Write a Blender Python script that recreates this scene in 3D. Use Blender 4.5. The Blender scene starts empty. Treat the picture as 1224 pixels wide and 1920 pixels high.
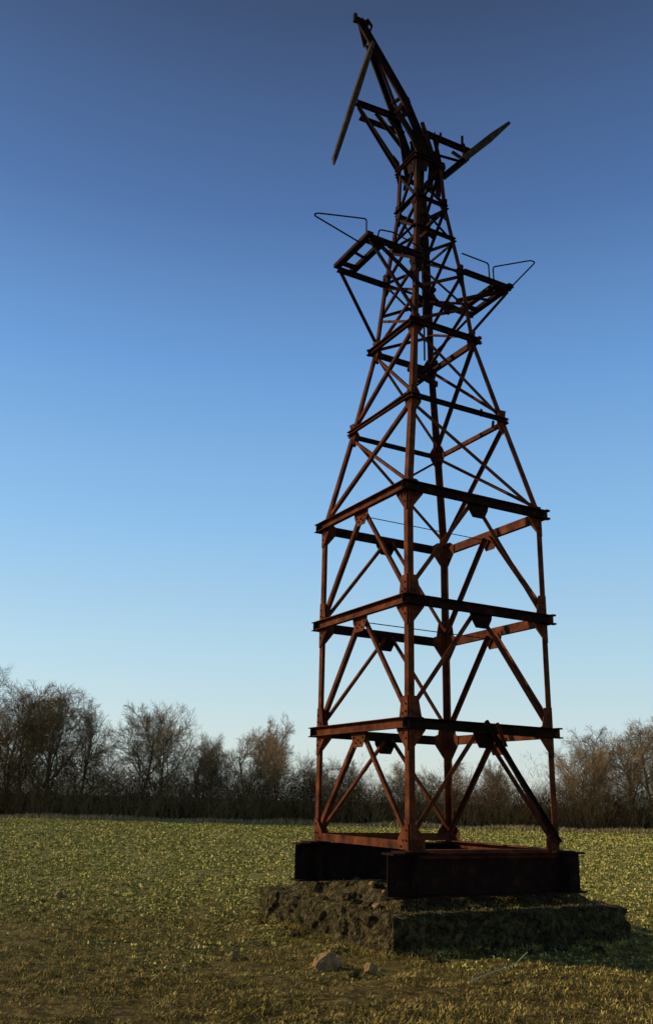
import bpy, math, random
import numpy as np
from mathutils import Vector, Matrix, noise
random.seed(7); rng=np.random.default_rng(7)
sc=bpy.context.scene
col=sc.collection
# ---------------------------------------------------------------- materials
def newmat(name):
    m=bpy.data.materials.new(name); m.use_nodes=True
    nt=m.node_tree; b=nt.nodes["Principled BSDF"]
    return m,nt,b
def noisemat(name,cols,scale=6.0,rough=0.85,bump=0.3,bscale=60,detail=8,coord='Object',bdist=0.01,spec=0.3,zdark=None,nrough=.65):
    m,nt,b=newmat(name)
    tc=nt.nodes.new("ShaderNodeTexCoord")
    n=nt.nodes.new("ShaderNodeTexNoise"); n.inputs["Scale"].default_value=scale; n.inputs["Detail"].default_value=detail
    n.inputs["Roughness"].default_value=nrough
    r=nt.nodes.new("ShaderNodeValToRGB")
    e=r.color_ramp.elements
    while len(e)<len(cols): e.new(0.5)
    for i,(p,c) in enumerate(cols): e[i].position=p; e[i].color=(*c,1)
    nt.links.new(tc.outputs[coord],n.inputs["Vector"]); nt.links.new(n.outputs["Fac"],r.inputs["Fac"])
    outc=r.outputs["Color"]
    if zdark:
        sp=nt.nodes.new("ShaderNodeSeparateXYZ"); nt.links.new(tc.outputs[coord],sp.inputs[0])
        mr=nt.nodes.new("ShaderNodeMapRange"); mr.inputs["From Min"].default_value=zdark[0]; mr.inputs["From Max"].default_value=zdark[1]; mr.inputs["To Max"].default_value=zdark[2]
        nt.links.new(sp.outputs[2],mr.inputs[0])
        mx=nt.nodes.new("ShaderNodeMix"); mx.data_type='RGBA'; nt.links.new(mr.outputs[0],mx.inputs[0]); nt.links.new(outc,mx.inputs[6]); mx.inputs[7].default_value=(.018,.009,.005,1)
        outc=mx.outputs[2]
    nt.links.new(outc,b.inputs["Base Color"])
    b.inputs["Roughness"].default_value=rough
    b.inputs["Specular IOR Level"].default_value=spec
    n2=nt.nodes.new("ShaderNodeTexNoise"); n2.inputs["Scale"].default_value=bscale; n2.inputs["Detail"].default_value=5
    bp=nt.nodes.new("ShaderNodeBump"); bp.inputs["Strength"].default_value=bump; bp.inputs["Distance"].default_value=bdist
    nt.links.new(tc.outputs[coord],n2.inputs["Vector"]); nt.links.new(n2.outputs["Fac"],bp.inputs["Height"])
    nt.links.new(bp.outputs["Normal"],b.inputs["Normal"])
    return m
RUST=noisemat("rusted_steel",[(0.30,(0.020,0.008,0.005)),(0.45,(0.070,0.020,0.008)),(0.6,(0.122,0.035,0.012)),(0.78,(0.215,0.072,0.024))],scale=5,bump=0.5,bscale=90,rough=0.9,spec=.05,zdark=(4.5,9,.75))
RUSTD=noisemat("dark_shaded_rusted_steel",[(0.3,(0.007,0.004,0.003)),(0.55,(0.018,0.008,0.005)),(0.75,(0.062,0.020,0.009))],scale=5,bump=0.5,bscale=70,rough=0.9,spec=.05)  # dark rust; on beams and gussets of the unlit faces its colour carries shade
WOOD=noisemat("weathered_wood",[(0.3,(0.02,0.013,0.007)),(0.55,(0.050,0.032,0.015)),(0.75,(0.09,0.06,0.03))],scale=9,bump=0.6,bscale=50,rough=0.9,spec=.05)
CONC=noisemat("mossy_concrete",[(0.34,(0.007,0.005,0.002)),(0.46,(0.030,0.023,0.009)),(0.56,(0.075,0.057,0.022)),(0.65,(0.15,0.115,0.052)),(0.76,(0.36,0.28,0.16))],scale=12,bump=1.0,bscale=35,rough=0.95,bdist=0.05,spec=.05,nrough=.8)
STONE=noisemat("tan_stone",[(0.3,(0.11,0.065,0.028)),(0.6,(0.27,0.165,0.072))],scale=12,bump=0.8,bscale=40,rough=0.9,spec=.05)
BARK=noisemat("bark",[(0.3,(0.065,0.042,0.021)),(0.7,(0.18,0.12,0.06))],scale=3,bump=0.4,bscale=20,rough=0.95,spec=.1)
TWIG=noisemat("twigs",[(0.3,(0.16,0.105,0.05)),(0.7,(0.31,0.21,0.10))],scale=0.6,bump=0.0,rough=0.95,spec=.05)
SHRUB=noisemat("bare_shrub",[(0.3,(0.085,0.052,0.022)),(0.55,(0.18,0.115,0.05)),(0.75,(0.29,0.195,0.088))],scale=0.35,bump=0.0,rough=0.95,spec=.05)
BRAM=noisemat("bramble",[(0.3,(0.016,0.011,0.005)),(0.5,(0.045,0.030,0.012)),(0.72,(0.11,0.072,0.029))],scale=0.7,bump=0.0,rough=0.95,spec=.05)
STRAW=noisemat("dry_grass",[(0.3,(0.16,0.12,0.05)),(0.7,(0.38,0.29,0.13))],scale=2,bump=0.0,rough=0.9)
STICK=noisemat("straw_twig",[(0.3,(0.42,0.31,0.13)),(0.7,(0.6,0.46,0.22))],scale=5,bump=0.1,rough=0.9)
CROP=noisemat("crop_leaf",[(0.3,(0.055,0.050,0.009)),(0.46,(0.225,0.195,0.040)),(0.57,(0.43,0.365,0.092)),(0.72,(0.80,0.67,0.27))],scale=10,detail=10,bump=0.0,rough=0.85,spec=0.1)
GRASS=noisemat("rough_grass_blade",[(0.3,(0.045,0.032,0.008)),(0.46,(0.165,0.117,0.029)),(0.58,(0.33,0.235,0.06)),(0.72,(0.62,0.45,0.15))],scale=5,detail=10,bump=0.0,rough=0.9,spec=.05)
# ---------------------------------------------------------------- helpers
def mkobj(name,verts,faces,mat,parent=None,smooth=False,label=None):
    me=bpy.data.meshes.new(name); me.from_pydata([tuple(v) for v in verts],[],faces); me.update()
    if mat: me.materials.append(mat)
    if smooth:
        for p in me.polygons: p.use_smooth=True
    o=bpy.data.objects.new(name,me); col.objects.link(o)
    if parent is not None: o.parent=parent
    if label: o["label"]=label
    return o
class MB:
    def __init__(s): s.v=[]; s.f=[]
    def add(s,v,f):
        n=len(s.v); s.v+=[Vector(a) for a in v]; s.f+=[tuple(n+i for i in q) for q in f]
    def prof(s,prof,p1,p2,hint,prof2=None):
        p1=Vector(p1);p2=Vector(p2); z=(p2-p1).normalized(); h=Vector(hint); x=(h-z*h.dot(z)).normalized(); y=z.cross(x)
        n=len(prof); q=prof2 or prof
        V=[p1+x*a+y*b for a,b in prof]+[p2+x*a+y*b for a,b in q]
        F=[(i,(i+1)%n,n+(i+1)%n,n+i) for i in range(n)]+[tuple(reversed(range(n))),tuple(range(n,2*n))]
        s.add(V,F)
    def box(s,p1,p2,w,h,hint,w2=None,h2=None):
        r=lambda a,b:[(-a/2,-b/2),(a/2,-b/2),(a/2,b/2),(-a/2,b/2)]
        s.prof(r(w,h),p1,p2,hint,r(w2 or w,h2 or h))
    def rod(s,p1,p2,r,n=6,r2=None):
        r2=r if r2 is None else r2
        d=Vector(p2)-Vector(p1); hint=(0,0,1) if abs(d.normalized().z)<0.9 else (1,0,0)
        c=lambda q:[(q*math.cos(2*math.pi*i/n),q*math.sin(2*math.pi*i/n)) for i in range(n)]
        s.prof(c(r),p1,p2,hint,c(r2))
    def make(s,name,mat,parent=None,**k): return mkobj(name,s.v,s.f,mat,parent,**k)
def Lp(w,t=0.009): return [(0,0),(w,0),(w,t),(t,t),(t,w),(0,w)]
def Cp(f,h,t=0.009): return [(0,-h/2),(f,-h/2),(f,-h/2+t),(t,-h/2+t),(t,h/2-t),(f,h/2-t),(f,h/2),(0,h/2)]
def Ip(f,h,t=0.018): 
    a=f/2;b=h/2;c=t*0.35
    return [(-a,-b),(a,-b),(a,-b+t),(c,-b+t),(c,b-t),(a,b-t),(a,b),(-a,b),(-a,b-t),(-c,b-t),(-c,-b+t),(-a,-b+t)]
# ---------------------------------------------------------------- pylon
PHI=0.5015; CX,CY=1.325,10.9
py=bpy.data.objects.new("lattice_pylon",None); col.objects.link(py)
py.location=(CX,CY,0.5); py.rotation_euler=(0,0,PHI); py.empty_display_size=0.5
py["label"]="tall rusty steel lattice pylon with bent top on a concrete base"; py["category"]="pylon"
ZB=0.5
U=Vector((math.cos(PHI),math.sin(PHI),0)); Vv=Vector((-math.sin(PHI),math.cos(PHI),0)); C0=Vector((CX,CY,0))
def loc(P):
    d=Vector(P)-C0; return Vector((d.dot(U),d.dot(Vv),d.z-ZB))
Z=[0.944,2.22,3.557,4.891,6.218,7.454,8.514,9.666,10.42]
A=[1.009]*4+[0.736,0.4965,0.4046,0.265,0.235]
S=[(0,0)]*4+[(-.010,.007),(-.0285,.020),(-.026,.018),(-.035,.025),(-.045,.03)]
def lerp(a,b,t): return a+(b-a)*t
def at(z):
    for i in range(len(Z)-1):
        if z<=Z[i+1] or i==len(Z)-2:
            t=(z-Z[i])/(Z[i+1]-Z[i]); return lerp(A[i],A[i+1],t),lerp(S[i][0],S[i+1][0],t),lerp(S[i][1],S[i+1][1],t)
def cor(su,sv,z,ins=0.0):
    a,x,y=at(z); return Vector((x+su*(a-ins),y+sv*(a-ins),z-ZB))
for su,sv in [(-1,-1),(1,-1),(1,1),(-1,1)]:
    m=MB(); w=0.078;t=0.010; V=[];F=[]
    zs=[0.93]+Z[1:4]+Z[4:]
    for z in zs:
        c=cor(su,sv,z); ww=w if z<7 else 0.066
        for a,b in [(0,0),(ww,0),(ww,t),(t,t),(t,ww),(0,ww)]: V.append(c+Vector((-su*a,-sv*b,0)))
    for k in range(len(zs)-1):
        for i in range(6): F.append((k*6+i,k*6+(i+1)%6,(k+1)*6+(i+1)%6,(k+1)*6+i))
    F+=[tuple(range(6)),tuple(range(len(V)-6,len(V)))]
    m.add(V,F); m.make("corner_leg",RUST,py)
FACES=[((-1,-1),(-1,1),Vector((-1,0,0))),((-1,-1),(1,-1),Vector((0,-1,0))),((1,-1),(1,1),Vector((1,0,0))),((-1,1),(1,1),Vector((0,1,0)))]
def brace(p,q,n,w=0.052,ins=0.014,mat=RUST,name="diagonal_brace"):
    m=MB(); m.prof(Lp(w,0.008),p-n*ins,q-n*ins,-n); return m.make(name,mat,py)
def bolts(m,pts,n):
    for p in pts: m.rod(p,p+n*0.016,0.012,6)
def gusset(pts,base,t,n,bo,mat=None):
    m=MB(); P=[base+t*a+Vector((0,0,b)) for a,b in pts]; k=len(P); th=0.01
    V=[p+n*0.003 for p in P]+[p+n*(0.003+th) for p in P]
    F=[tuple(range(k)),tuple(range(k,2*k))]+[(i,(i+1)%k,k+(i+1)%k,k+i) for i in range(k)]
    m.add(V,F); bolts(m,[base+t*a+Vector((0,0,b))+n*(0.012) for a,b in bo],n)
    m.make("gusset_plate",mat or RUST,py)
for fi,(ca,cb,n) in enumerate(FACES):
    for l in range(1,9):
        if l==8: hb,fb=0.07,0.04
        elif l in(1,2,3): hb,fb=0.112,0.06
        elif l==4: hb,fb=0.058,0.045
        elif l==5: hb,fb=0.08,0.05
        else: continue
        pa=cor(*ca,Z[l]); pb=cor(*cb,Z[l]); t=(pb-pa).normalized()
        ov=0.09 if l in(1,2,3,5) else 0.02
        ova=0.03 if fi in(0,) else ov
        if fi==3: ova=ov
        dz=Vector((0,0,-0.007*(fi%2)))
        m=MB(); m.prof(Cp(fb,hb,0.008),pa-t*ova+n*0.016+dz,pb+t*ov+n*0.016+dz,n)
        m.make("horizontal_beam",RUST if fi not in(1,3) else RUSTD,py)  # faces turned from the sun get the darker steel: shade put into colour
    for l in range(3):
        a0=cor(*ca,Z[l]+0.13); b0=cor(*cb,Z[l]+0.13); a1=cor(*ca,Z[l+1]-0.05); b1=cor(*cb,Z[l+1]-0.05)
        t=(b1-a1).normalized(); mid=(a1+b1)/2
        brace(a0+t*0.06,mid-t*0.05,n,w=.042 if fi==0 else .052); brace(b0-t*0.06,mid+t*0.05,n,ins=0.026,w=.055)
        gusset([(-.17,0.04),(.17,0.04),(.15,-.06),(.09,-.17),(-.08,-.17),(-.15,-.06)],mid,t,n,[(-.05,-.12),(.05,-.12),(-.1,-.06),(.1,-.06),(0,-.09)],RUSTD if fi in (1,3) else RUST)  # apex plates on the unlit faces use the darker copy as painted shade
    for l in range(0,4):
        for c,sg in ((ca,1),(cb,-1)):
            b=cor(*c,Z[l]); tt=(cor(*cb,Z[l])-cor(*ca,Z[l])).normalized()*sg
            if l==0: pts=[(0.005,.01),(0.005,.26),(.06,.26),(.19,.12),(.19,.01)]; bo=[(.04,.2),(.04,.1),(.1,.1),(.14,.04)]
            elif l==3: pts=[(0.005,-.28),(0.005,.10),(.12,.10),(.21,.04),(.21,-.07),(.04,-.28)]; bo=[(.04,-.18),(.04,-.1),(.1,-.1),(.13,.0)]
            else: pts=[(0.005,-.28),(0.005,.29),(.12,.28),(.16,.07),(.21,.05),(.21,-.07),(.04,-.28)]; bo=[(.04,.2),(.04,.12),(.1,.1),(.04,-.16),(.09,-.1)]
            gusset(pts,b,tt,n,bo)
    for l in (3,4):
        a0=cor(*ca,Z[l]+0.07); b0=cor(*cb,Z[l]+0.07); a1=cor(*ca,Z[l+1]-0.05); b1=cor(*cb,Z[l+1]-0.05)
        brace(b0,a1,n,0.048)
        if fi in(0,2): brace(a0,b1,n,0.038,ins=0.03)
        if fi==3: brace(a0,b1,n,0.032,ins=0.03)
    for l in (4,5):
        for c,sg in ((ca,1),(cb,-1)):
            b=cor(*c,Z[l]); tt=(cor(*cb,Z[l])-cor(*ca,Z[l])).normalized()*sg
            gusset([(0.04,-.17),(-.02,.14),(.07,.14),(.14,.02),(.13,-.07),(.07,-.17)],b,tt,n,[(.05,.08),(.05,-.1),(.1,0)])
    zz=[7.454,7.98,8.514,9.09,9.666,10.42]
    for k in range(len(zz)-1):
        a0=cor(*ca,zz[k]+.03);b0=cor(*cb,zz[k]+.03);a1=cor(*ca,zz[k+1]-.02);b1=cor(*cb,zz[k+1]-.02)
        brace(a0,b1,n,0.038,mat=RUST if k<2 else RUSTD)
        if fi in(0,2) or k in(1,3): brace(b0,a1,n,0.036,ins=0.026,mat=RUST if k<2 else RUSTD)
        if k in(3,4):
            t=(b0-a0).normalized()
            m=MB(); m.prof(Lp(0.045,.007),a0+n*.006,b0+n*.006,n); m.make("horizontal_beam",RUSTD,py)
    for z in (8.514,9.666):
        for c,sg in ((ca,1),(cb,-1)):
            b=cor(*c,z); tt=(cor(*cb,z)-cor(*ca,z)).normalized()*sg
            gusset([(0.0,-.16),(-.0,.16),(.06,.16),(.14,.02),(.06,-.16)],b,tt,n,[(.03,.08),(.03,-.08)],RUSTD)
    if fi in(0,1):
        pa=cor(*ca,10.28);pb=cor(*cb,10.28);t=(pb-pa).normalized()
        gusset([(.05,-.12),(.02,.13),(.22,.13),(.18,-.08)],pa,t,n,[(.1,.05)],RUSTD)
a=cor(1,-1,1.02)+Vector((-.05,-.06,0)); b=(cor(-1,-1,2.2)+cor(1,-1,2.2))/2+Vector((-.06,-.09,.08))
m=MB(); m.prof(Cp(0.03,0.062,.008),a,b,(0,-1,0)); m.make("loose_bar",RUSTD,py)
m=MB(); m.prof(Lp(0.035),b+Vector((.17,.0,.0)),b+Vector((.30,.02,-.25)),(0,-1,0)); m.make("loose_bar",RUST,py)
for l in (2,3):
    p=(cor(-1,-1,Z[l]-.1)+cor(-1,1,Z[l]-.1))/2; q=(cor(1,-1,Z[l]-.1)+cor(1,1,Z[l]-.1))/2
    m=MB(); m.rod(p,q,0.006); m.make("tie_rod",RUSTD,py)
for (ca,cb,n) in FACES:
    pa=cor(*ca,0.955)+n*0.01; pb=cor(*cb,0.955)+n*0.01
    m=MB(); m.prof(Lp(0.085,.012),pb,pa,-n); m.make("bottom_rail",RUST,py)
for sv,nm in((-1,0),(1,1)):
    m=MB(); m.prof(Ip(0.22,0.42),(-1.27,sv*1.0,0.715-ZB),(1.30,sv*1.0,0.715-ZB),(0,1,0))
    for x in (-1.0,1.0,):
        m.box((x,sv*1.0-0.095,0.53-ZB),(x,sv*1.0-0.095,0.90-ZB),0.012,0.17,(1,0,0))
    for x in (-1.0,1.0): m.box((x-.14,sv*1.0,0.934-ZB),(x+.14,sv*1.0,0.934-ZB),0.26,0.014,(0,1,0))
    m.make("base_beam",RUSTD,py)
zc=8.53
for sv in(-1,1):
    for su in(-1,1):
        m=MB(); m.prof(Cp(0.045,0.08,.009),(su*1.2,sv*.415,zc-ZB+.01),(su*.36,sv*.415,zc-ZB+.01),(0,sv,0)); m.make("crossarm_beam",RUSTD,py)
    m=MB(); m.prof(Lp(0.026,.007),(-.4,sv*.395,zc-ZB),(.4,sv*.395,zc-ZB),(0,-sv,0)); m.make("crossarm_beam",RUSTD,py)
for su in(-1,1):
    m=MB(); m.box((su*1.2,-.46,zc-ZB+.055),(su*1.2,.46,zc-ZB+.055),0.09,0.055,(1,0,0))
    m.box((su*.97,-.42,zc-ZB+.03),(su*.97,.42,zc-ZB+.03),0.08,0.06,(1,0,0))
    m.box((su*1.19,-.36,zc-ZB+.03),(su*.98,-.36,zc-ZB+.03),0.16,0.03,(0,1,0))
    m.box((su*1.19,.30,zc-ZB+.03),(su*.98,.30,zc-ZB+.03),0.08,0.03,(0,1,0))
    m.box((su*1.19,.0,zc-ZB+.04),(su*.98,.05,zc-ZB+.04),0.03,0.03,(0,1,0))
    m.make("crossarm_end",RUSTD,py)
    for sv in(-1,1):
        m=MB(); m.prof(Lp(0.035,.007),(su*1.17,sv*.405,zc-ZB-.02),cor(su,sv,7.62)+Vector((0,sv*.01,0)),(0,-sv,0)); m.make("crossarm_strut",RUSTD,py)
m=MB(); m.prof(Lp(0.04,.007),(-1.05,-.42,zc-ZB-.03),cor(0.2,-1,7.75)+Vector((0,-.02,0)),(0,1,0)); m.make("crossarm_strut",RUSTD,py)
m=MB(); m.box((1.15,-.42,zc-ZB-.02),(.62,.1,zc-ZB-.10),.05,.05,(0,0,1)); m.box((1.05,.40,zc-ZB-.02),(.55,.2,zc-ZB-.12),.05,.04,(0,0,1)); m.make("crossarm_end",RUSTD,py)
def hoop(pts,v,r=0.011):
    m=MB(); P=[Vector((u,v,z-ZB)) for i,(u,z) in enumerate(pts)]
    Q=[P[0]]
    for i in range(1,len(P)-1):
        a,b,c=P[i-1],P[i],P[i+1]; d1=(a-b).normalized()*0.045; d2=(c-b).normalized()*0.045
        for t in (0,.33,.67,1): Q.append((b+d1)*(1-t)**2+b*2*t*(1-t)+(b+d2)*t*t)
    Q.append(P[-1])
    for i in range(len(Q)-1): m.rod(Q[i],Q[i+1],r)
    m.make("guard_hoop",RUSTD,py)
hoop([(-1.17,8.56),(-1.17,8.92),(-1.93,8.72),(-1.98,8.67),(-1.24,8.50)],-.3)
hoop([(-1.06,8.56),(-1.03,8.74),(-.80,8.78),(-.36,8.70)],-.4)
hoop([(.36,8.86),(.84,8.86),(.85,8.56)],-.4)
hoop([(.93,8.56),(.92,8.83),(1.66,9.20),(1.75,9.20),(1.22,8.57)],-.4)
m=MB()
m.prof(Lp(.06),Vector((.03,.05,7.8-ZB)),Vector((-.02,.03,10.2-ZB)),(1,0,0)); m.make("inner_mast",RUSTD,py)
m=MB(); m.rod((-.06,-.05,7.2-ZB),(-.05,-.03,9.7-ZB),.014); m.make("inner_mast",RUSTD,py)
for k,(u,v,z,w) in enumerate([(0,-.1,9.35,.22),(-.12,-.12,9.1,.15),(.1,.1,8.3,.2),(.25,.3,7.2,.28),(.05,.1,7.1,.28),(0,.05,9.95,.16)]):
    m=MB(); m.box((u-w,v,z-ZB),(u+w*.8,v+.1,z-ZB-.04),0.04,0.08,(0,1,0)); m.box((u,v-w,z-ZB+.05),(u,v+w,z-ZB+.03),0.05,0.04,(0,0,1)); bolts(m,[Vector((u,v-.05,z-ZB))],Vector((0,-1,0))); m.make("inner_bracket",RUSTD,py)
for (u,v,z) in [(.35,-.7,6.27),(.50,-.75,6.12),(-.3,.6,6.2)]:
    m=MB(); m.box((u,v,z-ZB-.06),(u+.03,v+.01,z-ZB+.05),0.035,0.012,(1,0,0)); m.make("torn_scrap",RUST,py)
# ---- bent head
def hb(p,q,prof,hint=(0,-1,0),name="head_beam",mat=RUSTD):
    m=MB(); m.prof(prof,loc(p),loc(q),Vector((Vector(hint).dot(U),Vector(hint).dot(Vv),Vector(hint).z))); return m.make(name,mat,py)
bx=lambda w,h:[(-w/2,-h/2),(w/2,-h/2),(w/2,h/2),(-w/2,h/2)]
T0=(.33,10.9,13.26);A1=(1.07,10.75,11.47);A2=(1.40,10.75,10.45)
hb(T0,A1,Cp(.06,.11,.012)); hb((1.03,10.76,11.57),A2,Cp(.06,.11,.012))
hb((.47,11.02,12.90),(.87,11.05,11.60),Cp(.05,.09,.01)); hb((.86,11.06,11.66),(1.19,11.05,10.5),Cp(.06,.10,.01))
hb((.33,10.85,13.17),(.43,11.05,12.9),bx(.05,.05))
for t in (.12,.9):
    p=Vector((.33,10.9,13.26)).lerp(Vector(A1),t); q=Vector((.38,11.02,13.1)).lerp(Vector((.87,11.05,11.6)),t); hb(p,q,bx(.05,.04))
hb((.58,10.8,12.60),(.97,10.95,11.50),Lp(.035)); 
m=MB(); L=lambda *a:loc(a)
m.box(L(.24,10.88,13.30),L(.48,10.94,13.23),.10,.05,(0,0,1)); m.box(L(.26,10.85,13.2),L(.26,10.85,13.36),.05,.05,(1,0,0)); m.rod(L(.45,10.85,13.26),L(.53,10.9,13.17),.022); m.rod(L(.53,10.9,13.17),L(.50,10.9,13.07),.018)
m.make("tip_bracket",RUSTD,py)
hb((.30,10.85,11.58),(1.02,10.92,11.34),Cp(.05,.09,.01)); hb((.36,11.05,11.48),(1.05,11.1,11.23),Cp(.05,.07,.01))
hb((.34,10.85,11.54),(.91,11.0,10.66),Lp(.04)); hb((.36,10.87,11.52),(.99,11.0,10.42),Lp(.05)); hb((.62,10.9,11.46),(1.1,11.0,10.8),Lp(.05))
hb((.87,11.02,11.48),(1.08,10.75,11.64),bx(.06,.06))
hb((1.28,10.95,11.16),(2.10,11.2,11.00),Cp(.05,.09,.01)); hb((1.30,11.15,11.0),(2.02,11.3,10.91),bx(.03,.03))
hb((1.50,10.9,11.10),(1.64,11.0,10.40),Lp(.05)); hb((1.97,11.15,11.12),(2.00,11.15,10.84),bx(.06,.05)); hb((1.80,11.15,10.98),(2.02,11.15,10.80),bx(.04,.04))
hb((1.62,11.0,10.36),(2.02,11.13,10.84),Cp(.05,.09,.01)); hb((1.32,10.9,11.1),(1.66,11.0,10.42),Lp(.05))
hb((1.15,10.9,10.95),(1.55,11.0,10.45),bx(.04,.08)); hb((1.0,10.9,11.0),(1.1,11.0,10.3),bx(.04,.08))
for (x,z) in [(1.42,11.15),(1.60,11.13),(1.93,11.08)]:
    hb((x,10.98,z-.1),(x,10.98,z+.05),bx(.035,.035),(1,0,0),"head_bolt")
def plate(pts,y,name="head_plate"):
    m=MB(); k=len(pts); V=[loc((x,y,z)) for x,z in pts]+[loc((x,y+.012,z)) for x,z in pts]
    m.add(V,[tuple(range(k)),tuple(range(k,2*k))]+[(i,(i+1)%k,k+(i+1)%k,k+i) for i in range(k)]); m.make(name,RUSTD,py)
plate([(.88,10.76),(.97,10.62),(1.0,10.3),(.98,10.05),(.93,10.3)],10.98)
def sweep(P,y0,w0,w1,th=.05):
    m=MB(); n=len(P)
    for i in range(n-1):
        a,b=Vector((P[i][0],y0,P[i][1])),Vector((P[i+1][0],y0,P[i+1][1])); wa=lerp(w0,w1,i/(n-1)); wb=lerp(w0,w1,(i+1)/(n-1))
        r=lambda q:[(-th/2,-q/2),(th/2,-q/2),(th/2,q/2),(-th/2,q/2)]
        h=Vector((0,-1,0)); m.prof(r(wa),loc(a),loc(b),Vector((h.dot(U),h.dot(Vv),0)),r(wb))
    m.make("neck_plate",RUSTD,py)
sweep([(.93,11.33),(1.05,11.1),(1.17,10.85),(1.25,10.6),(1.27,10.3),(1.25,9.95)],10.74,.07,.10)
sweep([(.80,11.43),(.93,11.2),(1.03,10.95),(1.10,10.7),(1.10,10.4),(1.06,10.1)],10.95,.05,.08)
sweep([(1.30,11.2),(1.36,10.95),(1.42,10.7),(1.43,10.4),(1.40,10.0)],10.8,.05,.09)
sweep([(1.56,11.0),(1.52,10.8),(1.52,10.55),(1.55,10.3),(1.54,10.0)],10.95,.04,.08)
plate([(1.12,10.88),(1.22,10.83),(1.35,10.45),(1.22,10.30),(1.13,10.5)],10.82)
plate([(1.38,10.52),(1.5,10.60),(1.65,10.44),(1.58,10.24),(1.41,10.22)],10.84)
plate([(.96,11.40),(1.08,11.54),(1.14,11.30),(1.02,11.23)],10.72)
m=MB()
m.box(L(.54,10.83,12.75),loc((.30,10.75,11.72)),.09,.06,(0,-1,0),.085,.085); m.box(loc((.30,10.75,11.72)),L(-.01,10.6,10.34),.083,.083,(0,-1,0),.07,.06); m.box(L(-.01,10.6,10.34),L(-.02,10.59,10.22),.07,.06,(0,-1,0),.02,.02)
m.make("wooden_arm",WOOD,py,label="weathered brown wooden arm hanging from the tip")
m=MB(); m.box(L(1.95,11.10,10.80),L(2.42,11.25,11.35),.10,.10,(0,-1,0),.09,.11); m.box(L(2.42,11.25,11.35),L(2.75,11.35,11.74),.09,.11,(0,-1,0),.05,.05)
m.make("wooden_arm",WOOD,py,label="weathered brown wooden arm pointing upward")
# ---------------------------------------------------------------- concrete base
def nz(x,y,z=0,s=1.0): return noise.noise(Vector((x*s,y*s,z*s)))
def sltop(u,v):
    e=min(u+1.33,1.83-u,v+1.19,1.85-v)
    return 0.37+0.012*nz(u,v,3,3.0)+0.015*nz(u,v,5,9)+0.010*nz(u,v,1,19)+0.12*min(1,max(0,e-.24)/.16)*(.9+.6*nz(u,v,2,2.5))+(.07*max(0,1-abs(v)/.8) if -1.1<u<1.5 else 0)*min(1,max(0,e-.15)/.2)-(.02+.09*max(0,nz(u,v,8,3)))*max(0,1-e/.09)**1.5
def slab():
    u0,u1,v0,v1=-1.33,1.83,-1.19,1.85
    nu,nv=190,182; V=[];F=[]
    for j in range(nv+1):
        for i in range(nu+1):
            u=lerp(u0,u1,i/nu); v=lerp(v0,v1,j/nv)
            V.append((u+.012*nz(u,v,1,4),v+.012*nz(u,v,2,4),sltop(u,v)-ZB))
    for j in range(nv):
        for i in range(nu):
            a=j*(nu+1)+i; F.append((a,a+1,a+nu+2,a+nu+1))
    ring=[i for i in range(nu+1)]+[j*(nu+1)+nu for j in range(1,nv+1)]+[nv*(nu+1)+i for i in range(nu-1,-1,-1)]+[j*(nu+1) for j in range(nv-1,0,-1)]
    prev=ring; K=26
    for k in range(1,K+1):
        cur=[]
        for idx in ring:
            u,v,z=V[idx]; zz_=lerp(z,-.10-ZB,k/K)
            g=.025*nz(u,v,zz_,3.5)+.026*nz(u,v,zz_,9)+.017*nz(u,v,zz_,24)
            if nz(u,v,zz_,5)>.2: g-=.035*min(1,(nz(u,v,zz_,5)-.2)*8)
            g*=min(1,k/1.5)
            du=(1 if abs(u-u1)<.05 else -1 if abs(u-u0)<.05 else 0); dv=(1 if abs(v-v1)<.05 else -1 if abs(v-v0)<.05 else 0)
            V.append((u+du*g,v+dv*g,zz_+.010*nz(u,v,zz_,15))); cur.append(len(V)-1)
        n=len(ring)
        for i in range(n): F.append((prev[i],cur[i],cur[(i+1)%n],prev[(i+1)%n]))
        prev=cur
    o=mkobj("concrete_foundation",V,F,CONC,None,smooth=False)
    o.location=py.location; o.rotation_euler=py.rotation_euler
    o["label"]="crumbling moss-covered concrete slab carrying the rusty pylon"; o["category"]="foundation"
slab()
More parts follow.
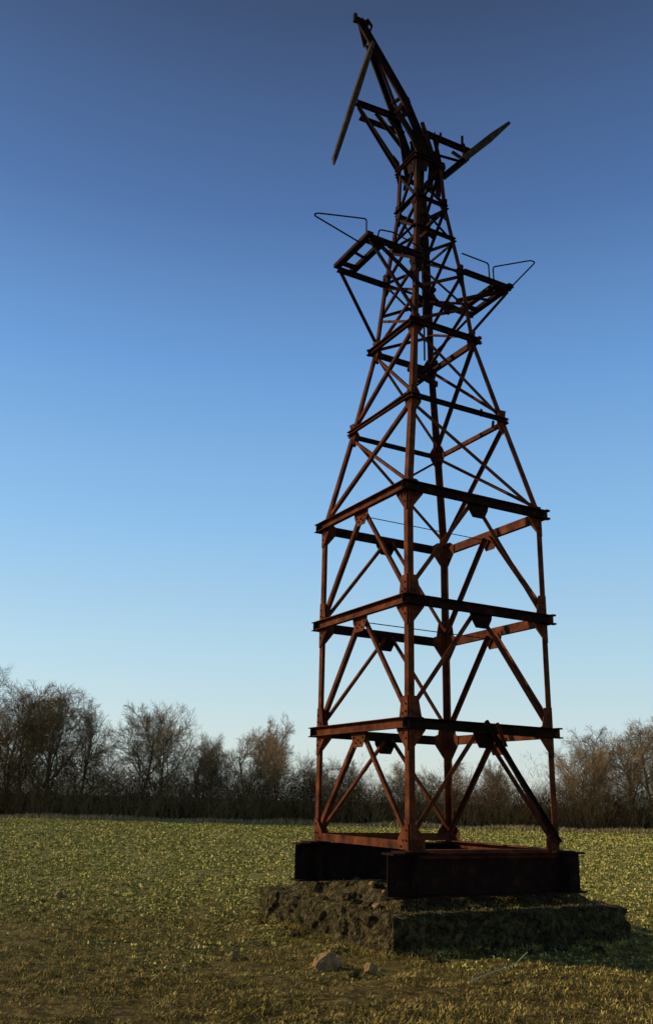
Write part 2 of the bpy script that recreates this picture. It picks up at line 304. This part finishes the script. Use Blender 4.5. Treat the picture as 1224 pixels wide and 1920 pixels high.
# ---------------------------------------------------------------- ground
def gh(x,y):
    d=math.hypot(x-1.5,y-10.9)
    h=0.05*nz(x,y,0,.5)+0.03*nz(x,y,0,2.1)+0.022*nz(x,y,4,6)
    if d<4: h+=0.02*(1-d/4)
    return h*(1 if y<60 else .3)
def ground():
    xs=list(np.concatenate([-np.geomspace(600,9,14),np.linspace(-8,8,220),np.geomspace(9,600,14)]))
    ys=list(np.concatenate([-np.geomspace(200,1,8),np.linspace(0,5,8)[0:-1],np.linspace(5,16,170),np.geomspace(16.5,900,50)]))
    V=[(x,y,gh(x,y)) for y in ys for x in xs]; nx=len(xs)
    F=[(j*nx+i,j*nx+i+1,(j+1)*nx+i+1,(j+1)*nx+i) for j in range(len(ys)-1) for i in range(nx-1)]
    m,nt,b=newmat("field_ground")
    N=nt.nodes; Lk=nt.links
    geo=N.new("ShaderNodeNewGeometry"); sep=N.new("ShaderNodeSeparateXYZ"); Lk.new(geo.outputs["Position"],sep.inputs[0])
    def nt_(s,d=8,r=.65):
        n=N.new("ShaderNodeTexNoise"); n.inputs["Scale"].default_value=s; n.inputs["Detail"].default_value=d; n.inputs["Roughness"].default_value=r; Lk.new(geo.outputs["Position"],n.inputs["Vector"]); return n
    def ramp(n,cols):
        r=N.new("ShaderNodeValToRGB"); e=r.color_ramp.elements
        while len(e)<len(cols): e.new(.5)
        for i,(p,c) in enumerate(cols): e[i].position=p; e[i].color=(*c,1)
        Lk.new(n,r.inputs[0]); return r
    fine=nt_(10,12,.85); crop=ramp(fine.outputs[0],[(0.36,(0.035,0.031,0.008)),(0.5,(0.18,0.155,0.038)),(0.62,(0.56,0.47,0.15))])
    f2=nt_(9,12,.85); soil=ramp(f2.outputs[0],[(0.36,(0.024,0.017,0.006)),(0.5,(0.12,0.084,0.023)),(0.62,(0.37,0.26,0.08))])
    big=nt_(.45,6,.7)
    ma=N.new("ShaderNodeMath"); ma.operation='MULTIPLY_ADD'; Lk.new(big.outputs[0],ma.inputs[0]); ma.inputs[1].default_value=9; Lk.new(sep.outputs[1],ma.inputs[2])
    mr=N.new("ShaderNodeMapRange"); mr.inputs["From Min"].default_value=12; mr.inputs["From Max"].default_value=19; Lk.new(ma.outputs[0],mr.inputs[0])
    mx=N.new("ShaderNodeMix"); mx.data_type='RGBA'; Lk.new(mr.outputs[0],mx.inputs[0]); Lk.new(soil.outputs[0],mx.inputs[6]); Lk.new(crop.outputs[0],mx.inputs[7])
    Lk.new(mx.outputs[2],b.inputs["Base Color"]); b.inputs["Roughness"].default_value=.95; b.inputs["Specular IOR Level"].default_value=.05
    bp=N.new("ShaderNodeBump"); bp.inputs["Strength"].default_value=1; bp.inputs["Distance"].default_value=.10; Lk.new(fine.outputs[0],bp.inputs["Height"]); Lk.new(bp.outputs[0],b.inputs["Normal"])
    o=mkobj("ground",V,F,m,None,smooth=True); o["kind"]="structure"
ground()
def blades(name,pos,h,w,mat,tilt=.9,up=1.0):
    n=len(pos); ang=rng.uniform(0,2*np.pi,n); az=rng.uniform(0,2*np.pi,n); ti=rng.uniform(0.1,tilt,n)
    d=np.stack([np.cos(az)*np.sin(ti),np.sin(az)*np.sin(ti),np.cos(ti)*up],1)
    s=np.stack([np.cos(ang),np.sin(ang),np.zeros(n)],1)*w[:,None]/2
    H=h[:,None]; bend=np.stack([np.cos(az),np.sin(az),-0.4*np.ones(n)],1)*H*.25
    v0=pos-s;v1=pos+s;v2=pos+d*H*.55+s*.9;v3=pos+d*H*.55-s*.9;v4=pos+d*H+bend
    V=np.stack([v0,v1,v2,v3,v4],1).reshape(-1,3)
    me=bpy.data.meshes.new(name); me.vertices.add(n*5); me.vertices.foreach_set("co",V.ravel())
    b=np.arange(n)*5
    li=np.stack([b,b+1,b+2,b+3,b+3,b+2,b+4],1).ravel()
    me.loops.add(n*7); me.loops.foreach_set("vertex_index",li)
    me.polygons.add(2*n); ls=np.stack([np.arange(n)*7,np.arange(n)*7+4],1).ravel(); me.polygons.foreach_set("loop_start",ls)
    me.update(calc_edges=True); me.validate(); me.materials.append(mat)
    o=bpy.data.objects.new(name,me); col.objects.link(o); o["kind"]="stuff"; return o
def ghv(x,y): return np.array([gh(a,b) for a,b in zip(x,y)])
def inslab(x,y):
    du=(x-CX)*U.x+(y-CY)*U.y; dv=(x-CX)*Vv.x+(y-CY)*Vv.y
    return (du>-1.36)&(du<1.86)&(dv>-1.22)&(dv<1.88)
n=250000; y=5.5+rng.uniform(0,1,n)**1.2*10.5; x=rng.uniform(-.48,.48,n)*(y+1)
k=~inslab(x,y); cl=np.array([noise.noise(Vector((a*1.1,b*1.1,0)))*.8+.9*noise.noise(Vector((a*5,b*5,3))) for a,b in zip(x,y)]); k&=(cl+rng.uniform(-.35,.35,n)>-.16); k&=(y+rng.normal(0,1.5,n)<13.0)
x,y,cl=x[k],y[k],cl[k]
blades("rough_grass",np.stack([x,y,ghv(x,y)-.005],1),rng.uniform(.014,.045,len(x))*(1+1.0*np.clip(cl,0,1)),rng.uniform(.004,.012,len(x)),GRASS,tilt=1.42)
def band(n,y0,y1,h0,h1,w0,w1,name):
    r=rng.uniform(0,1,n); y=y0+(y1-y0)*r; x=rng.uniform(-.52,.52,n)*(y+2)
    k=~inslab(x,y)
    if y0<14:
        th=np.array([noise.noise(Vector((a*.5,b*.5,2)))*4+noise.noise(Vector((a*2,b*2,2)))*2 for a,b in zip(x,y)]); k&=(y+th+rng.normal(0,1.2,n)>10.2)
    c2=np.array([noise.noise(Vector((a*3,b*2,6)))+.5*noise.noise(Vector((a*8,b*6,6))) for a,b in zip(x,y)]); k&=(c2+rng.uniform(-.25,.25,n)>-.1)
    x,y=x[k],y[k]; sc_=(y/14)**.5
    return blades(name,np.stack([x,y,ghv(x,y)-.005],1),rng.uniform(h0,h1,len(x))*sc_,rng.uniform(w0,w1,len(x))*sc_,CROP,tilt=1.4)
band(210000,8,22,.02,.052,.018,.038,"crop_leaves")
band(180000,22,53.5,.025,.06,.022,.055,"crop_leaves")
n=16000; x=rng.uniform(-34,34,n); y=53+rng.normal(0,.5,n)
h=rng.uniform(.1,.45,n)*(0.6+.7*np.array([max(0,noise.noise(Vector((a*.3,0,9)))+.4) for a in x]))
blades("dry_verge_grass",np.stack([x,y,np.zeros(n)],1),h,rng.uniform(.02,.05,n),STRAW,tilt=.6)
n=36000; u=rng.uniform(-1.3,1.8,n); v=rng.uniform(-1.16,1.82,n); cl=np.array([noise.noise(Vector((a*2.5,b*2.5,7))) for a,b in zip(u,v)]); k=cl+rng.uniform(-.3,.3,n)>-.05; u,v=u[k],v[k]
zt=np.array([sltop(a,b) for a,b in zip(u,v)])
px=CX+u*U.x+v*Vv.x; pyy=CY+u*U.y+v*Vv.y
blades("slab_grass",np.stack([px,pyy,zt-.01],1),rng.uniform(.01,.05,len(u)),rng.uniform(.003,.008,len(u)),GRASS,tilt=1.4)
n=9000; t=rng.uniform(0,1,n); side=rng.integers(0,4,n); off=np.abs(rng.normal(0,.10,n))+.05
u=np.where(side==0,-1.33-off,np.where(side==1,1.83+off,-1.4+3.3*t)); v=np.where(side==2,-1.19-off,np.where(side==3,1.85+off,-1.3+3.2*t))
cl=np.array([noise.noise(Vector((a*3,b*3,17))) for a,b in zip(u,v)]); k=cl+rng.uniform(-.2,.2,n)>.05; u,v=u[k],v[k]; n=len(u)
px=CX+u*U.x+v*Vv.x; pyy=CY+u*U.y+v*Vv.y
blades("slab_edge_grass",np.stack([px,pyy,ghv(px,pyy)-.01],1),rng.uniform(.02,.10,n),rng.uniform(.004,.009,n),GRASS,tilt=1.2)
# ---------------------------------------------------------------- stones
def stone(x,y,z,s,name,label,cat,mat=STONE,seed=0,sq=(1,.8,.7)):
    import bmesh
    bm=bmesh.new(); bmesh.ops.create_icosphere(bm,subdivisions=4,radius=1)
    R=random.Random(seed+5); pl=[(Vector((R.gauss(0,1),R.gauss(0,1),R.gauss(0,1))).normalized(),R.uniform(.62,.85)) for _ in range(9)]
    for vv in bm.verts:
        c=vv.co.copy()
        for nn,dd in pl:
            e=c.dot(nn)-dd
            if e>0: c-=nn*e*.85
        c*=1+.16*noise.noise(c*2+Vector((seed*3.1,0,0)))+.08*noise.noise(c*6+Vector((seed,5,0)))
        vv.co=Vector((c.x*s*sq[0],c.y*s*sq[1],c.z*s*sq[2]))*1.15
    me=bpy.data.meshes.new(name); bm.to_mesh(me); bm.free(); me.materials.append(mat)
    o=bpy.data.objects.new(name,me); col.objects.link(o); o.location=(x,y,z); o.rotation_euler=(R.uniform(-.3,.3),R.uniform(-.3,.3),R.uniform(0,6))
    o["label"]=label; o["category"]=cat
    return o
stone(.10,8.62,.04,.12,"boulder","large rounded tan stone lying in rough grass","stone",seed=11,sq=(1.1,.9,.72))
stone(.48,8.48,.025,.058,"boulder","small tan stone beside the concrete slab","stone",seed=2,sq=(1,.8,.9))
stone(.33,8.30,.02,.05,"boulder","small grey-brown stone in rough grass","stone",mat=CONC,seed=3)
stone(-.75,9.0,.03,.045,"boulder","small pale stone in patchy grass","stone",seed=4)
stone(-3.6,13.4,.06,.07,"boulder","pale stone lying in the crop field","stone",seed=5)
stone(-2.7,12.0,.03,.04,"boulder","small stone at the field margin","stone",seed=6)
for k in range(46):
    u=random.uniform(-1.2,1.5); v=random.choice([random.uniform(-.7,.7),random.uniform(-1.1,1.6)])
    if k%3==0: u=random.uniform(-1.25,-1.05)
    if abs(abs(v)-1)<.16: v*=.7
    s=random.uniform(.02,.065)
    o=stone(CX+u*U.x+v*Vv.x,CY+u*U.y+v*Vv.y,sltop(u,v)+s*.2,s,"rubble_stone","broken rubble stone on the concrete slab","stone",mat=CONC if k%5 else STONE,seed=20+k); o["group"]="rubble on the concrete slab"
for k in range(18):
    if k<8: u=-1.36-random.uniform(.05,.4); v=random.uniform(-1.2,1.5)
    else: u=random.uniform(-1.3,1.9); v=-1.22-random.uniform(.05,.4)
    s=random.uniform(.03,.07); x=CX+u*U.x+v*Vv.x; y=CY+u*U.y+v*Vv.y
    o=stone(x,y,gh(x,y)+s*.15,s,"rubble_stone","broken rubble lump beside the concrete slab","stone",mat=CONC,seed=70+k); o["group"]="rubble beside the concrete slab"
def gp(x,y,h): return (x,y,gh(x,y)+h)
m=MB(); pts=[gp(1.24,7.92,.03),gp(1.38,8.06,.055),gp(1.51,8.20,.07),gp(1.64,8.34,.08),gp(1.77,8.50,.10),gp(1.89,8.66,.15)]
for i in range(len(pts)-1): m.rod(pts[i],pts[i+1],.008-.0008*i,6,.0072-.0008*i)
o=m.make("dead_stick",STICK); o["label"]="thin curved straw-coloured twig lying on the grass"; o["category"]="stick"
# ---------------------------------------------------------------- trees
def tube(V,F,P,R,n):
    b=len(V); N=len(P)
    for i,p in enumerate(P):
        d=(P[min(i+1,N-1)]-P[max(i-1,0)]).normalized(); x=d.orthogonal().normalized(); y=d.cross(x)
        for k in range(n): a=2*math.pi*k/n; V.append(p+(x*math.cos(a)+y*math.sin(a))*R[i])
    for i in range(N-1):
        for k in range(n): F.append((b+i*n+k,b+i*n+(k+1)%n,b+(i+1)*n+(k+1)%n,b+(i+1)*n+k))
def gen_tree(seed,H,spread,stems=1,dens=1.0):
    R=random.Random(seed); TV=[];TF=[];CV=[];CF=[]
    def grow(p,d,ln,r,lev):
        ns=5 if lev<2 else 3 if lev<4 else 2; P=[p.copy()]; Rr=[r]; cur=p.copy(); dd=d.copy()
        for i in range(ns):
            dd=(dd+Vector((R.gauss(0,.11),R.gauss(0,.11),R.gauss(0,.06)+(.12 if lev==1 else .04 if lev>1 else .02)))).normalized()
            cur=cur+dd*ln/ns; P.append(cur.copy()); Rr.append(r*(1-.7*(i+1)/ns))
        if lev<=1: tube(TV,TF,P,Rr,6 if lev==0 else 4)
        else: tube(CV,CF,P,[max(q,(.009,.006,.0045)[lev-2]) for q in Rr],3)
        if lev>=4: return
        cnt=[int(14*dens),9,8,6][lev]
        for k in range(cnt):
            t=(k+R.random())/cnt*.85+.15; f=t*ns; i=min(int(f),ns-1); q=P[i].lerp(P[i+1],f-i)
            ax=(P[i+1]-P[i]).normalized(); o=ax.orthogonal().normalized(); o=Matrix.Rotation(R.uniform(0,6.283),3,ax)@o
            a=R.uniform(.5,1.0)*spread if lev==0 else R.uniform(.45,.95)
            nd=(ax*math.cos(a)+o*math.sin(a)).normalized()
            l2=[H*.46*(1.05-.45*t),ln*.42,ln*.5,ln*.6][lev]*R.uniform(.88,1.05)
            grow(q,nd,l2,max(.005,Rr[i]*.55),lev+1)
    for s in range(stems):
        a=R.uniform(0,6.28); off=Vector((math.cos(a),math.sin(a),0))*(.25 if stems>1 else 0)
        grow(off+Vector((0,0,-.1)),Vector((off.x*.5,off.y*.5,1)).normalized(),H*R.uniform(.6,.7),H*.014/(stems**.4),0)
    top=max(v.z for v in CV); k=H/top
    for q in TV+CV: q*=k
    return (TV,TF),(CV,CF)
protos=[]
def meshof(name,v,f,mat):
    me=bpy.data.meshes.new(name); me.from_pydata([tuple(q) for q in v],[],f); me.materials.append(mat); me.update(); return me
for i,(H,sp,st,de) in enumerate([(10,1.1,1,1.1),(8,1.1,1,1),(7.5,1.2,1,.9),(6.5,.7,2,.6)]):
    a,b=gen_tree(40+i,H,sp,st,de); protos.append((meshof("trunk_mesh",*a,BARK),meshof("crown_mesh",*b,TWIG),H))
def tree(x,y,h,pi,lab,wd=1.0):
    tm,cm,H=protos[pi]
    e=bpy.data.objects.new("bare_tree",None); col.objects.link(e); e.location=(x,y,0); e.rotation_euler=(0,0,random.uniform(0,6.28)); s=h/H; e.scale=(s*wd*random.uniform(.95,1.1),s*wd*random.uniform(.95,1.1),s)
    for nm,me in(("trunk",tm),("crown",cm)):
        o=bpy.data.objects.new(nm,me); col.objects.link(o); o.parent=e
    e["label"]=lab; e["category"]="tree"; e["group"]="bare trees along the field edge"
BL="tall bare winter tree with wide crown above hedgerow"; SL="slender bare winter tree rising from the hedgerow"; RL="round-crowned bare winter tree in the hedgerow"
for t in [(-22.3,57,11.0,0,BL,1.0),(-20.4,60,8.8,1,BL,1.15),(-18.5,57,8.3,2,BL,1.15),(-16.6,58,8.2,1,BL,1.2),(-15.4,59.5,7.6,2,RL,.9),
          (-11.0,57,7.2,2,RL,1.1),(-9.7,58.5,7.4,1,RL,1.0),(-7.8,59,5.6,1,SL,.9),(-6.4,59,5.0,3,SL,1.0),(-4.4,57,5.8,2,RL,1.05),(-2.9,59,5.7,1,RL,1.15),(-3.7,62,7.2,3,SL,.6),
          (-.6,60,4.2,3,SL,1.1),(2.0,61,4.1,2,SL,1.1),(5.5,60,4.1,1,SL,1.1),(8.8,61,4.2,2,SL,1.1),(12.2,60,4.3,3,SL,1.1),
          (16.4,58,5.6,1,RL,1.2),(18.0,60,6.6,2,RL,1.1),(19.8,58,7.0,1,RL,1.2),(21.4,59,7.2,2,RL,1.1),(23.4,58,6.6,2,RL,1.0),(-25,57,10,0,BL,1.0),(26,58,6.5,0,RL,1.0)]:
    tree(*t)
def strips(name,P0,P1,w0,w1,mat):
    n=len(P0); a=rng.uniform(0,np.pi,n); s=np.stack([np.cos(a),np.sin(a)*.5,rng.normal(0,.3,n)],1)
    V=np.stack([P0-s*w0[:,None],P0+s*w0[:,None],P1+s*w1[:,None],P1-s*w1[:,None]],1).reshape(-1,3)
    me=bpy.data.meshes.new(name); me.vertices.add(4*n); me.vertices.foreach_set("co",V.ravel()); me.loops.add(4*n); me.loops.foreach_set("vertex_index",np.arange(4*n))
    me.polygons.add(n); me.polygons.foreach_set("loop_start",np.arange(n)*4); me.update(calc_edges=True); me.validate(); me.materials.append(mat)
    o=bpy.data.objects.new(name,me); col.objects.link(o); o["kind"]="stuff"
def hprof(x):
    base=np.where(x<-14,3.5,np.where(x<15,3.0,3.8))
    nn=np.array([noise.noise(Vector((a*.35,0,0)))*1.8+noise.noise(Vector((a*1.1,3,0)))*1.2 for a in x]); return base+nn
n=9500; x=rng.uniform(-40,40,n); y=rng.uniform(54.6,59,n); H=hprof(x)*rng.uniform(.35,1.1,n)
P=[];Q=[];w0=[];w1=[]
base=np.stack([x,y,np.zeros(n)],1); lean=rng.normal(0,.34,(n,2)); dirv=np.stack([lean[:,0],lean[:,1],np.ones(n)],1)
nodes=[base]
for s in range(4):
    dirv=dirv+np.concatenate([rng.normal(0,.25,(n,2)),np.zeros((n,1))],1); nxt=nodes[-1]+dirv*(H/4)[:,None]; nodes.append(nxt)
    P.append(nodes[-2]);Q.append(nxt); w0.append(np.full(n,.012-.0028*s)); w1.append(np.full(n,.0092-.0022*s))
for k in range(22):
    t=rng.uniform(.5,3.99,n); i=t.astype(int); f=(t-i)[:,None]; NA=np.stack(nodes,0)
    p=NA[i,np.arange(n)]*(1-f)+NA[i+1,np.arange(n)]*f
    az=rng.uniform(0,2*np.pi,n); el=rng.uniform(-.2,1.1,n); L_=H*rng.uniform(.05,.2,n)
    q=p+np.stack([np.cos(az)*np.cos(el),np.sin(az)*np.cos(el),np.sin(el)],1)*L_[:,None]
    P.append(p);Q.append(q);w0.append(np.full(n,.007));w1.append(np.full(n,.0035))
strips("hedgerow_shrubs",np.concatenate(P),np.concatenate(Q),np.concatenate(w0),np.concatenate(w1),SHRUB)
n=330000; x=rng.uniform(-36,36,n); y=rng.uniform(55.5,62,n)
hm=np.where(x<-14,3.2,np.where(x<0,2.5,2.0))+np.array([noise.noise(Vector((a*.5,b*.3,5)))*1.4+noise.noise(Vector((a*1.7,b,1)))*.9 for a,b in zip(x,y)])
z=rng.uniform(0,1,n)**1.5*hm
P0=np.stack([x,y,z],1); P1=P0+np.stack([rng.normal(0,.16,n),rng.normal(0,.16,n),rng.normal(.10,.14,n)],1)
strips("hedgerow_undergrowth",P0,P1,rng.uniform(.006,.016,n),rng.uniform(.003,.009,n),BRAM)
# ---------------------------------------------------------------- world, sun, camera
SE=math.radians(23); SR=math.radians(-78)
w=bpy.data.worlds.new("World"); sc.world=w; w.use_nodes=True; nt=w.node_tree
bg=nt.nodes["Background"]; sky=nt.nodes.new("ShaderNodeTexSky"); sky.sky_type='NISHITA'; sky.sun_disc=False; sky.sun_elevation=SE; sky.sun_rotation=SR
sky.altitude=100; sky.air_density=1.0; sky.dust_density=0.5; sky.ozone_density=1.6
gm=nt.nodes.new("ShaderNodeGamma"); gm.inputs[1].default_value=1.3
tc=nt.nodes.new("ShaderNodeTexCoord"); sp=nt.nodes.new("ShaderNodeSeparateXYZ"); nt.links.new(tc.outputs["Generated"],sp.inputs[0])
r=nt.nodes.new("ShaderNodeValToRGB"); e=r.color_ramp.elements
st=[(0.0,(.64,.71,.69)),(.07,(.60,.72,.74)),(.15,(.48,.69,.80)),(.29,(.285,.55,.85)),(.455,(.155,.355,.71)),(.60,(.080,.173,.40)),(.74,(.044,.074,.160)),(1,(.028,.045,.10))]
while len(e)<len(st): e.new(.5)
for i,(p,c) in enumerate(st): e[i].position=p; e[i].color=(*c,1)
r.color_ramp.interpolation='LINEAR'
nt.links.new(sp.outputs[2],r.inputs[0])
vm=nt.nodes.new("ShaderNodeVectorMath"); vm.operation='SCALE'; vm.inputs["Scale"].default_value=10; nt.links.new(r.outputs[0],vm.inputs[0])
mx=nt.nodes.new("ShaderNodeMix"); mx.data_type='RGBA'; mx.inputs[0].default_value=.84
nt.links.new(sky.outputs[0],gm.inputs[0]); nt.links.new(gm.outputs[0],mx.inputs[6]); nt.links.new(vm.outputs[0],mx.inputs[7]); nt.links.new(mx.outputs[2],bg.inputs[0]); bg.inputs[1].default_value=0.10
sd=bpy.data.lights.new("sun","SUN"); sd.energy=5.0; sd.angle=math.radians(.5); sd.color=(1,.84,.60)
so=bpy.data.objects.new("sun",sd); col.objects.link(so)
sv=Vector((math.sin(SR)*math.cos(SE),math.cos(SR)*math.cos(SE),math.sin(SE))); so.rotation_euler=sv.to_track_quat('Z','Y').to_euler(); so.location=sv*30
cd=bpy.data.cameras.new("camera"); co=bpy.data.objects.new("camera",cd); col.objects.link(co)
cd.sensor_fit='VERTICAL'; cd.sensor_height=36; cd.lens=36*1645.73/1920; cd.clip_end=3000
co.matrix_world=Matrix.Translation((0,0,1.42))@Matrix.Rotation(math.pi/2+.3166,4,'X')@Matrix.Rotation(.025,4,'Z')
sc.camera=co
sc.view_settings.view_transform='Standard'; sc.view_settings.look='None'; sc.view_settings.exposure=0
